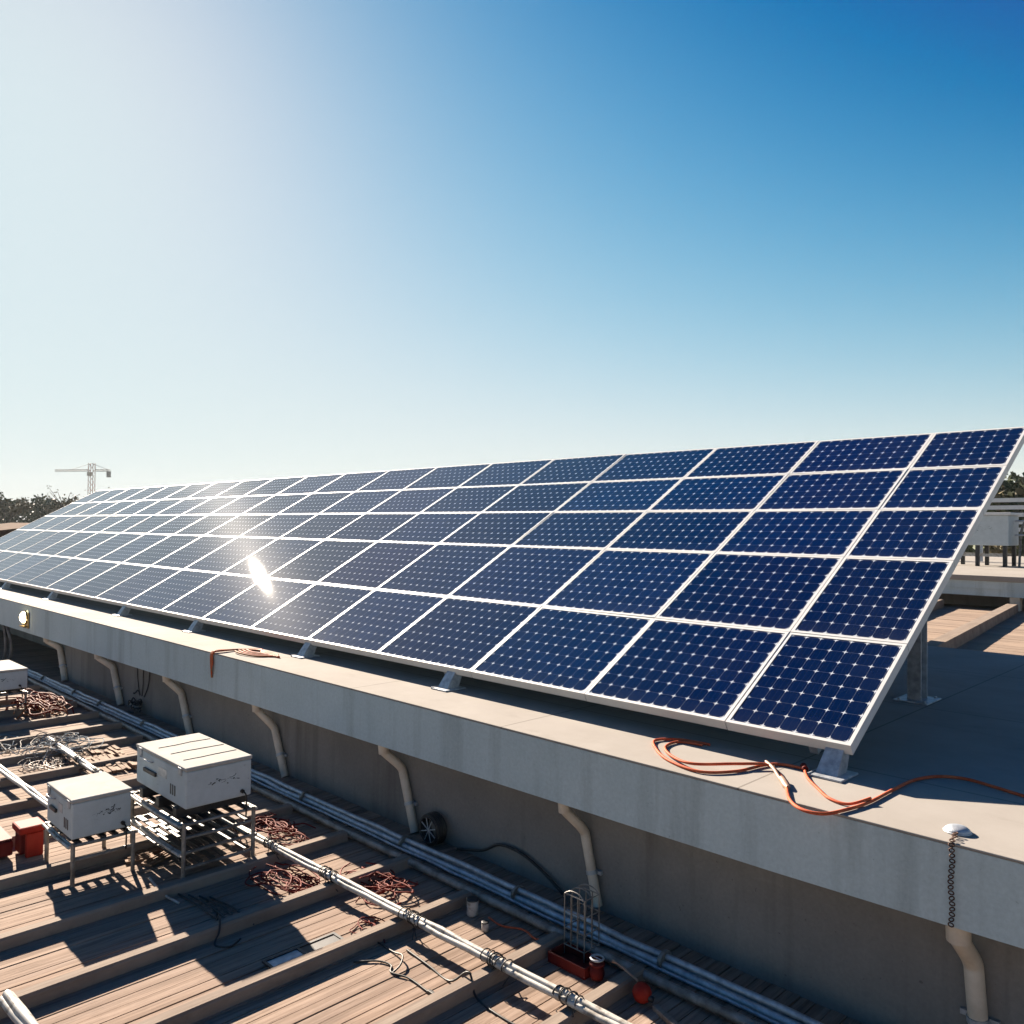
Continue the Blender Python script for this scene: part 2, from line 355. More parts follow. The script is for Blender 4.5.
# ---------------------------------------------------------------- solar array
U = [0, .89, 2.18, 3.57, 5.05, 6.45, 7.85, 9.30, 10.75, 12.24, 13.71, 15.19, 16.65, 18.18, 19.65, 21.12, 22.59, 24.06, 25.53, 27.0]
V = [0, 1.13, 2.31, 3.21, 4.09, 5.0]
ROW = ['bottom row', 'second row up', 'middle row', 'second row from top', 'top row']
sl = Vector((0, math.cos(TILT), math.sin(TILT)))
def panel_parts(w, h, root, t):
    d, gp = .072, .003
    b = MB(); x0, x1, y0, y1 = -w/2+gp, w/2-gp, gp, h-gp
    o = [(x0, y0), (x1, y0), (x1, y1), (x0, y1)]; i_ = [(x0+t, y0+t), (x1-t, y0+t), (x1-t, y1-t), (x0+t, y1-t)]
    vs = [(*p, .004) for p in o]+[(*p, .004) for p in i_]+[(*p, -d) for p in o]+[(*p, -d) for p in i_]
    fs = []
    for k in range(4):
        j = (k+1) % 4
        fs += [(k, j, 4+j, 4+k), (8+k, 12+k, 12+j, 8+j), (k, 8+k, 8+j, j), (4+k, 4+j, 12+j, 12+k)]
    b.add(vs, fs); b.build('frame', M['white_metal'], root)
    me = bpy.data.meshes.new('cell_sheet')
    m = .018
    xa, xb, ya, yb = x0+t-.004, x1-t+.004, y0+t-.004, y1-t+.004
    me.from_pydata([(xa, ya, 0), (xb, ya, 0), (xb, yb, 0), (xa, yb, 0), (xa, ya, -.03), (xb, ya, -.03), (xb, yb, -.03), (xa, yb, -.03)], [],
                   [(0, 1, 2, 3), (7, 6, 5, 4), (0, 4, 5, 1), (1, 5, 6, 2), (2, 6, 7, 3), (3, 7, 4, 0)])
    me.materials.append(M['cells']); me.materials.append(M['backsheet'])
    me.polygons.foreach_set('material_index', [0, 1, 1, 1, 1, 1])
    nx, ny = max(1, round((xb-xa)/.124)), max(1, round((yb-ya)/.139))
    uv = me.uv_layers.new(name='UVMap')
    ex, ey = .12, .12
    cs = [(-ex, -ey), (nx+ex, -ey), (nx+ex, ny+ey), (-ex, ny+ey)]
    for li, c in enumerate(cs): uv.data[li].uv = (c[0]+100, c[1]+100)
    for li in range(4, 24): uv.data[li].uv = (.5, .5)
    uv2 = me.uv_layers.new(name='Panel')
    for li, c in enumerate(((0, 0), (1, 0), (1, 1), (0, 1))): uv2.data[li].uv = c
    me.update(); ob = bpy.data.objects.new('cell_sheet', me); COL.objects.link(ob); ob.parent = root
protos = {}
for c in range(len(U)-1):
    for r in range(5):
        w, h = U[c+1]-U[c], V[r+1]-V[r]
        look = 'dark navy' if c < 4 else ('deep blue' if c < 8 else ('hazy blue' if c < 12 else 'pale sky-reflecting'))
        lab = '%s solar panel, %s, %s' % (look, ROW[r], 'at the right end' if c == 0 else ('at the far left end' if c == len(U)-2 else '%s column from the right end' % ORD[c]))
        key = (round(w, 3), round(h, 3), c < 3, c < 7)
        if key in protos: root = dup(protos[key])
        else:
            root = bpy.data.objects.new('solar_panel', None); COL.objects.link(root); root.empty_display_size = .1
            panel_parts(w, h, root, .025 if c < 3 else (.0215 if c < 7 else .0165)); protos[key] = root
        tag(root, lab, 'solar panel', 'solar panels of the long tilted array')
        root.location = Vector((-(U[c]+U[c+1])/2, 0, 0)) + sl*V[r]
        root.rotation_euler = (TILT+R(random.gauss(0, .10)), R(random.gauss(0, .12)), 0)

# support frames under the array
fx_ = [-.13, -4.05, -6.65, -9.7, -12.5, -16.4, -19.9, -23.5, -26.6]
nrm = Vector((0, -math.sin(TILT), math.cos(TILT)))
def up_at(y): return y*math.tan(TILT)
def make_support():
    root = thing('support_frame', '', 'support frame')
    b = MB()
    b.cbox((-.11, -.14, 0), (.11, .12, .014), .003); b.cbox((-.11, -.14, .012), (-.098, .10, .02), .002)
    b.build('base_plate', M['galv'], root)
    b = MB()
    top = -ZR + up_at(.10) - .085
    b.add([(-.085, -.075, .014), (.055, -.075, .014), (.055, .07, .014), (-.085, .07, .014), (-.06, .03, top), (.055, .03, top), (.055, .14, top+.02), (-.06, .14, top+.02)],
          [(0, 3, 2, 1), (4, 5, 6, 7), (0, 1, 5, 4), (1, 2, 6, 5), (2, 3, 7, 6), (3, 0, 4, 7)])
    b.build('front_leg', M['galv'], root)
    b = MB()
    a0 = Vector((0, .02, -ZR))+sl*.04-nrm*.13; a1 = Vector((0, 0, -ZR))+sl*4.62-nrm*.13
    for q in (-1,):
        pts = []
        for p in (a0, a1):
            for sx_, sn in ((-.03, -.04), (.03, -.04), (.03, .05), (-.03, .05)): pts.append(p+Vector((sx_, 0, 0))+nrm*sn)
        b.add(pts, [(0, 1, 2, 3), (7, 6, 5, 4), (0, 4, 5, 1), (1, 5, 6, 2), (2, 6, 7, 3), (3, 7, 4, 0)])
    b.build('rafter', M['galv'], root)
    b = MB(); yb = 2.85; zt = -ZR+up_at(yb)-.19
    # I-section post: two flanges, one web
    b.box((-.06, yb-.085, .012), (.06, yb-.07, zt)); b.box((-.06, yb+.07, .012), (.06, yb+.085, zt)); b.box((-.008, yb-.069, .012), (.008, yb+.069, zt))
    p = b.build('rear_post', M['galv'], root)
    b = MB(); b.cbox((-.15, yb-.19, 0), (.15, yb+.19, .0118), .003)
    for sx_ in (-.11, .11):
        for sy in (-.15, .15): b.lathe((sx_, yb+sy, .0118), [(.014, 0), (.014, .016), (0, .016)], 6, sm=False)
    b.build('post_base', M['galv'], p)
    return root
sup = make_support()
for k, xx in enumerate(fx_):
    o = sup if k == 0 else dup(sup)
    o.location = (xx if k else -.30, 0, ZR)
    tag(o, 'grey steel support with base plate under the array, %s' % ('nearest the array\'s right end' if k == 0 else '%s from the right end' % ORD[k]), 'support frame', 'steel supports under the solar array')
    if k == 0:
        for ch in o.children:
            if ch.name.startswith(('base_plate', 'front_leg')): ch.location.x = .19
            if ch.name.startswith('rear_post'): ch.location.x = -.26
for k, (vv, word) in enumerate(((.7, 'lower'), (2.7, 'middle'), (4.4, 'upper'))):
    b = MB(); p0 = sl*vv-nrm*.0765
    b.box((-26.9, -.03, -.004), (-.06, .03, 0)); 
    o = b.build('mounting_rail', M['galv']); o.location = p0; o.rotation_euler.x = TILT
    tag(o, 'thin steel rail along the underside of the array, %s of three' % word, 'rail', 'rails under the solar array')

# ---------------------------------------------------------------- drainpipes under the ledge
pipes = [((.79, -.60, -.66), (.82, -.45, -.87), (.86, -.45, -1.38), .048), ((-1.87, -.60, -.68), (-1.79, -.45, -.89), (-1.66, -.45, -1.40), .036), ((-4.10, -.60, -.70), (-4.0, -.45, -.90), (-3.80, -.45, -1.44), .040),
         ((-6.52, -.60, -.71), (-6.37, -.45, -.95), (-6.12, -.45, -1.45), .042), ((-9.02, -.60, -.72), (-8.88, -.45, -.93), (-8.58, -.45, -1.45), .046), ((-11.66, -.60, -.73), (-11.42, -.45, -.91), (-11.08, -.45, -1.45), .050), ((-14.3, -.60, -.74), (-14.06, -.45, -.90), (-13.75, -.45, -1.45), .055)]
plab = ['thick cream drainpipe at the lower right corner, under the hanging chain', 'leaning cream drainpipe behind the wire cage', 'leaning cream drainpipe beside the round hose reel', 'leaning cream drainpipe right of the big box', 'cream drainpipe rising just behind the big grey box', 'cream drainpipe beside the dark stain on the wall', 'farthest cream drainpipe, at the corner of the dark recess']
for (a, m, e, r), lab in zip(pipes, plab):
    root = thing('drainpipe', lab, 'drainpipe', e, 'cream drainpipes under the concrete ledge')
    a, m, e = Vector(a), Vector(m), Vector(e)
    b = MB(); pts = [a+Vector((-.01, 0, .06)), a, a+Vector((.0, .02, -.05)), a.lerp(m, .75)+Vector((0, 0, -.005)), m+Vector((0, 0, -.01)), m+(e-m)*.12]+[m.lerp(e, q) for q in (.3, .6, 1)]
    b.tube(crom([p-e for p in pts], 4), r, 12); b.build('pipe', M['cream_pipe'], root)
    b = MB(); b.tube([a-e+Vector((0, 0, .05)), a-e+Vector((.002, .01, -.055))], r*1.22, 14); b.build('socket', M['cream_pipe'], root)
    q = m.lerp(e, .55)-e; d_ = (e-m).normalized()*.014
    b = MB(); b.tube([q-d_, q+d_], r*1.13, 14); b.box((q.x-r*1.9, .02, q.z-.014), (q.x+r*1.9, .047, q.z+.014)); b.build('strap', M['galv'], root)

# ---------------------------------------------------------------- conduits by the wall
def wavy(x0, x1, y, z, amp=.01, step=.35):
    pts = []; x = x0
    while x < x1: pts.append((x, y+random.uniform(-amp, amp), z+random.uniform(-amp, amp)*.5)); x += step
    pts.append((x1, y, z)); return pts
root = thing('conduit_bundle', 'silver bundle of conduits lying along the foot of the wall', 'conduits', (-6, -.75, ZD))
for k, (yy, zz, r) in enumerate(((-.70, .040, .027), (-.757, .038, .025), (-.730, .078, .022), (-.79, .020, .013))):
    b = MB(); b.tube(crom([(p[0]+6, p[1]+.75, p[2]) for p in wavy(-15.2, 2.2, yy, zz, .009, .28)], 2), r, 8); b.build('conduit', M['galv'], root)
for k in range(11):
    xx = -14.0+k*1.47+random.uniform(-.3, .3)
    b = MB(); b.tube([(xx+6+q, .018, .060) for q in (-.012, .012)], .070, 14); b.v = [(p[0], p[1], .058+(p[2]-.060)*.78) for p in b.v]; b.build('clip', M['stand_paint'], root)
b = MB(); b.tube(crom(wavy(-15.0, 1.8, -.95, ZD+.045, .006), 2), .03, 8)
tag(b.build('wall_conduit', M['stand_paint']), 'single dull pipe on the deck across the batten ends, parallel to the conduit bundle', 'pipe')

# white wrapped rails over the battens
def rail(label, y0, y1, x0, x1, zz, r, wraps):
    root = thing('cable_rail', label, 'rail', ((x0+x1)/2, (y0+y1)/2, ZD), 'white rails lying across the battens')
    o = Vector(root.location); P = lambda u, dy=0, dz=0: Vector((x0+(x1-x0)*u, y0+(y1-y0)*u+dy, ZD+zz+dz))-o
    b = MB(); k = max(6, int((x1-x0)/.25))
    for dy, dz in ((-.017, 0), (.017, .003), (0, .016)):
        b.tube([P(q/k, dy+random.uniform(-.006, .006), dz+random.uniform(-.006, .006)) for q in range(k+1)], r, 7)
    b.build('tube', M['dirty_white'], root)
    for xx in wraps:
        if not x0 < xx < x1: continue
        u = (xx-x0)/(x1-x0); b = MB()
        for q in range(7):
            c = P(u+(q-4)*.016/(x1-x0)*1.6+random.uniform(-.006, .006), 0, .008)
            b.torus(c, (1, random.uniform(-.5, .5), random.uniform(-.4, .4)), .036+random.uniform(0, .007), .0042, 12, 5)
        for q in range(4):
            a = P(u, random.uniform(-.04, .04), 0); b.tube([a, a+Vector((random.uniform(-.08, .08), random.uniform(-.07, .07), -.05)), a+Vector((random.uniform(-.12, .12), random.uniform(-.1, .1), -.09))], .004, 5)
        b.build('wire_wrap', M['dark_metal'], root)
    return root
rail('long white cable rail wrapped with wire, running from the big stand to the bottom edge', -1.72, -1.57, -4.9, -.2, .125, .021, [-.93, -1.5, -2.3, -3.3, -4.12, -4.7])
rail('white wrapped rail beside the brown mat behind the small box', -2.0, -2.05, -9.15, -7.0, .125, .02, [-7.87, -8.75, -7.2])
rail('plain white rail at the left edge behind the small box', -2.76, -2.72, -8.4, -6.2, .125, .02, [])
rail('short white rail end in the bottom left corner', -3.87, -3.82, -3.17, -1.9, .13, .024, [])

# ---------------------------------------------------------------- equipment boxes on stands
def scuff_mat(name, base, dark):
    t = NT(name); v = t.coord('Object')
    n = t.ramp(t.noise(v, 6, 8, .7), [(.35, base), (.65, tuple(min(1, c*1.16) for c in base))])
    sc = t.ramp(t.noise(t.coord('Object', (3, 3, 9)), 5, 7, .7), [(.64, (0, 0, 0)), (.70, (1, 1, 1))])
    t.set(t.mix(t.math('MULTIPLY', sc, .5), n, dark), .85, 0, .03); t.bump(t.noise(v, 30, 4, .6), .1, .003); return t.m
M['lid_sun_tone'] = scuff_mat('lid_paint_sun_tone', (.32, .31, .295), c4(.07, .06, .05))  # box colour split by light: warmer and lower for the sunlit top
M['box_shade_tone'] = scuff_mat('grey_box_paint_shade_tone', (.38, .42, .44), c4(.10, .09, .08))  # same box, colour raised and bluer for the shaded sides
def scribble(face, c0, c1, n, seed):
    # illegible dark smudged lettering: short broken raised strokes; face 'x' (+X) or 'y' (-Y)
    rnd = random.Random(seed); b = MB(); W_, H_ = c1[0]-c0[0], c1[1]-c0[1]
    for k in range(n):
        u = c0[0]+W_*(k+rnd.random()*.9)/n; env = .35+.65*math.sin(math.pi*(.12+.8*k/n)); z = (c0[1]+c1[1])/2+rnd.gauss(0, .16)*H_*env
        pts = [(u, z), (u+rnd.uniform(.006, .03), z+rnd.uniform(-.012, .012))]
        if rnd.random() < .4: pts.append((pts[-1][0]+rnd.uniform(-.004, .014), pts[-1][1]+rnd.uniform(-.014, .02)))
        r = rnd.choice((.0015, .002, .003, .0055))
        b.tube([(0, p[0], p[1]) if face == 'x' else (p[0], 0, p[1]) for p in pts], [r*rnd.uniform(.5, 1) for _ in pts], 5)
    return b
def eq_box(label, x0, x1, y0, y1, z0, z1, seed, lines, mark=True):
    cx, cy = (x0+x1)/2, (y0+y1)/2; hx, hy, H = (x1-x0)/2, (y1-y0)/2, z1-z0
    root = thing('equipment_box', label, 'box', (cx, cy, z0), 'grey equipment boxes on the deck')
    b = MB(); b.cbox((-hx, -hy, .004), (hx, hy, H-.032), .012); b.build('body', M['box_shade_tone'], root)
    b = MB(); b.cbox((-hx-.006, -hy-.006, H-.03), (hx+.006, hy+.006, H), .009)
    lid = b.build('lid', M['lid_sun_tone'], root)
    if lines:
        for k in range(3):
            b = MB(); xx = -hx+(2*hx)*(.27+.25*k)
            b.tube([(xx+random.uniform(-.012, .012), yy, H+.0005) for yy in (-hy*.72, -hy*.2, hy*.3, hy*.93)], .0045, 5)
            b.build('seam', M['dark_metal'], lid)
    if mark:
        b = scribble('x', (-hy*.35, H*.38), (hy*.55, H*.66), 26, seed); o = b.build('marking', M['black'], root); o.location = (hx-.001, 0, 0)
    b = MB(); b.cbox((-hx*.62, -hy-.02, H*.42), (-hx*.12, -hy-.0005, H*.52), .006); b.build('latch', M['dark_metal'], root)
    b = MB(); b.tube(crom([(-hx*.75, -hy-.004, H*.74), (-hx*.72, -hy-.03, H*.76), (-hx*.3, -hy-.03, H*.76), (-hx*.27, -hy-.004, H*.74)], 4), .006, 6); b.build('handle', M['galv'], root)
    for sx_ in (-1, 1):
        b = MB(); b.cbox((sx_*hx*.8-.03, -hy-.010, H-.075), (sx_*hx*.8+.03, -hy-.0005, H-.012), .003); b.build('hinge', M['galv'], root)
    b = MB(); b.tube([(hx-.002, hy*.7, .05), (hx+.022, hy*.7, .05)], .016, 10); b.tube(crom([(hx+.02, hy*.7, .05), (hx+.06, hy*.72, .03), (hx+.05, hy*.76, -.06), (hx+.02, hy*.8, -.16)], 4), .007, 6); b.build('cable_gland', M['black'], root)
    b = MB(); b.box((-hx*.05, -hy-.0025, H*.5), (hx*.28, -hy-.0002, H*.72)); b.build('rating_plate', M['galv'], root)
    b = MB()
    for q in range(3): b.box((hx*.42+q*.04, -hy-.003, H*.2), (hx*.42+q*.04+.018, -hy-.0002, H*.45))
    b.build('vent', M['dark_metal'], root)
    return root
def eq_stand(label, x0, x1, y0, y1, top, rails, bearers):
    cx, cy = (x0+x1)/2, (y0+y1)/2; hx, hy, H = (x1-x0)/2, (y1-y0)/2, top-ZD
    root = thing('box_stand', label, 'stand', (cx, cy, ZD), 'metal stands on the deck')
    for sx_ in (-1, 1):
        for sy in (-1, 1):
            b = MB(); b.tube([(sx_*hx, sy*hy, 0), (sx_*hx+random.uniform(-.006, .006), sy*hy, H)], .017, 8); b.build('leg', M['stand_paint'], root)
    for q, zz in enumerate(rails):
        for sx_ in (-1, 1):
            b = MB(); b.tube([(sx_*hx, -hy, H*zz), (sx_*hx, 0, H*zz+random.uniform(-.006, .004)), (sx_*hx, hy, H*zz)], .013, 7); b.build('side_rail', M['stand_paint'], root)
    for q, zz in enumerate(rails[::2]):
        for sy in (-1, 1):
            for d in (0, .028):
                b = MB(); b.tube([(-hx, sy*(hy+d), H*zz), (0, sy*(hy+d), H*zz-.012+random.uniform(-.01, .006)), (hx, sy*(hy+d), H*zz-.006)], .013, 7); b.build('cross_rail', M['dirty_white'], root)
    if bearers:
        for sx_ in (-.6, .05, .7):
            b = MB(); b.cbox((sx_*hx-.035, -hy-.01, H+.004), (sx_*hx+.035, hy+.01, H+bearers), .005); b.build('bearer', M['dark_metal'], root)
    b = MB()
    for q in range(5): yy = -hy+2*hy*(q+.5)/5; b.box((-hx, yy-.02, H-.014), (hx, yy+.02, H+.003), jit=.002)
    b.build('shelf', M['dark_metal'], root)
    if len(rails) > 2:
        for zz in rails[1:]:
            b = MB()
            for q in range(6): yy = -hy+2*hy*(q+.5)/6; b.box((-hx+.01, yy-.022, H*zz+.012), (hx-.01, yy+.022, H*zz+.022), jit=.002)
            b.build('shelf', M['dark_metal'], root)
    return root
eq_stand('taller metal rack stand with four side rails under the big grey box', -5.20, -4.16, -2.44, -1.86, -.96, (.96, .76, .52, .28), .085)
eq_box('biggest grey equipment box with three lines across its lid', -5.18, -4.18, -2.42, -1.87, -.872, -.545, 3, True)
eq_stand('low metal stand under the smaller grey box', -5.40, -4.745, -3.05, -2.60, -1.12, (.95, .62), .02)
eq_box('smaller grey equipment box on the low stand, plain lid', -5.375, -4.755, -3.06, -2.615, -1.098, -.785, 5, False)
eq_stand('dark low stand at the left edge under the cut-off box', -12.3, -11.3, -2.32, -1.70, -1.10, (.95, .5), .04)
eq_box('grey equipment box cut off by the left edge of the photo', -12.3, -11.3, -2.35, -1.68, -1.055, -.765, 9, False)

# red cabinet
root = thing('red_cabinet', 'small dark red metal cabinet with a brighter raised end beside the low stand', 'cabinet', (-6.0, -3.2, ZD))
b = MB(); b.cbox((-.55, -.22, .03), (.34, -.03, .15), .012); b.build('body', M['dark_red'], root)
b = MB(); b.cbox((-.56, -.225, .152), (.32, -.025, .166), .005); b.build('lid', M['dark_red'], root)
b = MB(); b.cbox((.18, -.005, .202), (.42, .20, .26), .014); b.build('raised_end', M['red_paint'], root)
b = MB(); b.cbox((.36, .05, 0), (.41, .18, .2), .008); b.build('leg', M['red_paint'], root)
b = MB(); b.cbox((.19, .02, .02), (.352, .17, .2), .008); b.build('side_panel', M['dark_red'], root)
b = MB(); b.cbox((-.5, -.2, 0), (-.4, -.05, .028), .005); b.build('foot', M['dark_red'], root)
b = MB(); b.tube([(-.55, -.226, .11), (.33, -.226, .113)], .006, 7); b.build('trim', M['dirty_white'], root)

# ---------------------------------------------------------------- cables, heaps and small things on the deck
def tangle(name, label, cat, mats, c, rx, ry, h, n, r, seed, group=None, loose=0):
    rnd = random.Random(seed); b = MB()
    for k in range(n):
        ax, ay = rx*rnd.uniform(.15, .9), ry*rnd.uniform(.15, .9); ph = rnd.uniform(0, 6.28); ox, oy = rnd.gauss(0, rx*.38), rnd.gauss(0, ry*.38)
        m = 9; tr = rnd.uniform(.3, 1.0); z0 = h*rnd.random()
        pts = [(ox+ax*math.cos(ph+6.28*tr*q/m)*(1+.16*rnd.uniform(-1, 1)), oy+ay*math.sin(ph+6.28*tr*q/m)*(1+.16*rnd.uniform(-1, 1)), max(r, r+z0*(.6+.4*rnd.random()))) for q in range(m+1)]
        b.tube(crom(pts, 3), r, 6, k % len(mats))
    for k in range(loose):
        a = rnd.uniform(0, 6.28); p = Vector((rx*.7*math.cos(a), ry*.7*math.sin(a), h*.5)); q = p+Vector((math.cos(a)*rx*.7, math.sin(a)*ry*.7, 0)); q.z = r
        b.tube(crom([p, (p+q)/2+Vector((rnd.uniform(-.05, .05), rnd.uniform(-.05, .05), h*.3)), q], 5), r, 5, k % len(mats))
    o = b.build(name, mats); o.location = c
    return tag(o, label, cat, group)
G = 'cable heaps on the deck'
tangle('cable_heap', 'heap of orange cable near the cut-off box at the left edge', 'cables', [M['dark_red_cable'], M['orange_cable'], M['dark_red_cable']], (-11.35, -1.50, ZD), .62, .28, .26, 33, 0.0099, 1, G, 8)
tangle('cable_heap', 'tangle of blue and white wire beside the wrapped rail', 'cables', [M['blue_cable'], M['grey_cable']], (-8.85, -1.98, ZD), .42, .34, .22, 36, 0.0055, 2, G, 10)
tangle('cable_heap', 'thin grey wire tangle at the left edge on the boards', 'cables', [M['grey_cable'], M['blue_cable']], (-9.5, -2.45, ZD), .38, .26, .10, 18, 0.0050, 3, G, 8)
tangle('cable_heap', 'flat spread of pale wire between the small box and the blue tangle', 'cables', [M['grey_cable'], M['tape']], (-8.25, -2.18, ZD), .34, .22, .06, 21, 0.0044, 4, G, 6)
tangle('cable_heap', 'dark red cable coil in the shade right of the big box', 'cables', [M['dark_red_cable']], (-4.72, -1.30, ZD), .36, .20, .09, 18, 0.0060, 5, G, 4)
tangle('cable_heap', 'red cable coil half in the sun under the white rail', 'cables', [M['dark_red_cable']], (-3.68, -1.84, ZD), .28, .15, .07, 15, 0.0055, 6, G, 4)
tangle('cable_heap', 'red cable coil on the shaded side of the long white rail', 'cables', [M['dark_red_cable']], (-3.10, -1.36, ZD), .30, .20, .08, 16, 0.0055, 8, G, 4)
tangle('cable_heap', 'small loose red cable loop in the sun below the white rail', 'cables', [M['dark_red_cable']], (-2.62, -1.80, ZD), .17, .12, .03, 6, 0.0039, 9, G, 2)

# brown slatted mat
b = MB(); rnd = random.Random(4)
for k in range(11):
    yy = -.30+k*.055
    for q in range(5): b.box((-.52+q*.215+rnd.uniform(-.02, .02), yy, .004+rnd.uniform(0, .02)), (-.52+q*.215+.20, yy+.045, .030+rnd.uniform(0, .03)), jit=.008)
M['mat_brown'] = mottled('brown_mat', (.24, .13, .07), (.38, .22, .13), 14, .9, 0, .4, 60)
o = b.build('brown_mat', M['mat_brown']); o.location = (-8.05, -1.74, ZD); o.rotation_euler.z = R(-4)
tag(o, 'ragged brown slatted mat lying between the big box and the blue tangle', 'mat')
b = MB(); b.cbox((-.05, -.02, 0), (.05, .28, .06), .008); o = b.build('timber_offcut', M['batten']); o.location = (-8.62, -1.75, ZD); tag(o, 'short timber offcut at the far edge of the brown mat', 'offcut')

# broken boards under the stands
for k, (x, y, l, a) in enumerate(((-5.02, -2.30, .34, 8), (-4.80, -2.36, .30, 24), (-4.92, -2.48, .22, -12))):
    b = MB(); b.box((-.06, -l/2, 0), (.06, l/2, .022), jit=.004)
    for q in range(3): b.box((-.05+q*.035, -l/2+.02, .0225), (-.035+q*.035, l/2-.03, .03), jit=.003)
    o = b.build('broken_board', M['mat_brown']); o.location = (x, y, ZD+.002); o.rotation_euler.z = R(a)
    tag(o, ['long broken brown board under the tall stand', 'slanted broken brown board under the tall stand', 'shortest broken board in front of the tall stand'][k], 'board', 'broken boards under the tall stand')

# flat metal plate with slots
root = thing('metal_plate', 'flat slotted metal plate lying on the sunlit boards', 'plate', (-2.66, -2.27, ZD))
b = MB()
b.box((-.07, -.27, .003), (-.05, .27, .014)); b.box((.05, -.27, .003), (.07, .27, .014)); 
for yy in (-.27, -.03, .25): b.box((-.049, yy, .003), (.049, yy+.02, .0135))
b.build('frame', M['dark_metal'], root)
b = MB(); b.box((-.049, -.249, .003), (.049, -.031, .007)); b.build('pale_insert', M['galv'], root)
b = MB(); b.box((-.049, -.009, .003), (.049, .249, .008)); b.build('dark_insert', M['dark_metal'], root)

def cable(name, label, cat, mat, pts, r, k=6, group=None):
    b = MB(); b.tube(crom(pts, k), r, 8); o = b.build(name, mat); return tag(o, label, cat, group)
z = ZD+.007
cable('black_wire', 'thin black wire with a plug in the sun near the bottom edge', 'wire', M['black'], [(-2.32, -2.12, z), (-2.22, -2.0, z), (-2.12, -1.97, z), (-2.05, -2.02, z), (-1.92, -1.98, z), (-1.72, -1.99, z)], .006)
cable('black_wire', 'curled black wire loop beside the plugged wire', 'wire', M['black'], [(-2.42, -1.86, z), (-2.24, -1.86, z), (-2.12, -1.88, z+.03), (-2.05, -1.95, z+.02), (-2.04, -2.02, z)], .006)
b = MB(); b.cbox((-.03, -.012, 0), (.03, .012, .022), .005); o = b.build('wire_plug', M['black']); o.location = (-1.69, -1.99, ZD+.002); tag(o, 'small black plug at the end of the thin wire', 'plug')
cable('black_wire', 'black hooked wire hanging over the batten below the tall stand', 'wire', M['black'], [(-3.62, -2.42, z), (-3.45, -2.5, z), (-3.29, -2.56, ZD+.115), (-3.2, -2.6, z+.05), (-3.14, -2.66, z), (-3.05, -2.6, z), (-3.1, -2.5, z)], .007)
cable('pale_wire', 'pale bent wire on the boards in front of the tall stand', 'wire', M['dirty_white'], [(-4.35, -2.62, z+.06), (-4.1, -2.62, z+.02), (-3.9, -2.58, z)], .009)
for k in range(4):
    x0 = -4.05+k*.07
    cable('iron_rod', ['outermost thin iron rod on the boards below the tall stand', 'second thin iron rod below the tall stand', 'third thin iron rod below the tall stand', 'innermost thin iron rod below the tall stand'][k], 'rod', M['dark_metal'], [(x0, -2.52+k*.05, z), (x0+.3, -2.50+k*.055, z+.01), (x0+.62, -2.49+k*.05, z)], .007, 3, 'iron rods below the tall stand')
cable('thin_red_wire', 'thin red wire on the shaded boards beside the white can', 'wire', M['red_cable'], [(-2.15, -1.08, z), (-2.0, -1.10, z), (-1.85, -1.03, z), (-1.7, -1.06, z), (-1.56, -1.0, z+.02)], .007)
cable('black_cable', 'black cable running below the long white rail', 'cable', M['black'], [(-2.2, -1.78, z), (-1.95, -1.80, z), (-1.72, -1.82, z), (-1.57, -1.80, ZD+.112), (-1.48, -1.82, z), (-1.25, -1.85, z), (-1.0, -1.84, z)], .007)
cable('wall_cable', 'dark cable arching at the foot of the wall behind the conduits', 'cable', M['black'], [(-3.2, -.46, ZD+.03), (-2.9, -.45, ZD+.10), (-2.7, -.44, ZD+.2), (-2.45, -.44, ZD+.2), (-2.2, -.44, ZD+.12), (-2.0, -.45, ZD+.03)], .012)

for k, (x, y, r, h) in enumerate(((-2.27, -1.13, .043, .12), (-2.04, -1.22, .026, .06))):
    root = thing('white_can', ['larger white can standing on the deck by a batten end', 'smaller white can on the deck near the red wire'][k], 'can', (x, y, ZD), 'white cans on the deck')
    b = MB(); b.lathe((0, 0, 0), [(0, .001), (r*.92, .001), (r, .01), (r, h*.88), (r*.95, h*.9)], 18); b.build('body', M['dirty_white'], root)
    b = MB(); b.lathe((0, 0, h*.9), [(r*1.05, 0), (r*1.05, h*.1), (r*.8, h*.12), (0, h*.1)], 18); b.build('lid', M['dark_metal'], root)

# hose reel against the wall
root = thing('hose_reel', 'dark round hose reel leaning against the grey wall', 'hose reel', (-3.48, -.49, ZD+.14))
b = MB()
for q in range(5): b.torus((0, -.05+q*.02, 0), (0, 1, 0), .125-(.004*(q % 2)), .014, 26, 7)
b.build('hose', M['black'], root)
b = MB(); b.torus((0, -.066, 0), (0, 1, 0), .112, .008, 26, 6); b.torus((0, .05, 0), (0, 1, 0), .112, .008, 26, 6); b.build('rim', M['dark_metal'], root)
b = MB()
for q in range(4):
    a = q*math.pi/4+.3; b.tube([(.108*math.cos(a), -.064, .108*math.sin(a)), (-.108*math.cos(a), -.064, -.108*math.sin(a))], .005, 5)
b.build('spoke', M['galv'], root)
b = MB(); b.box((-.03, .045, -.01), (.03, .089, .01)); b.build('bracket', M['dark_metal'], root)

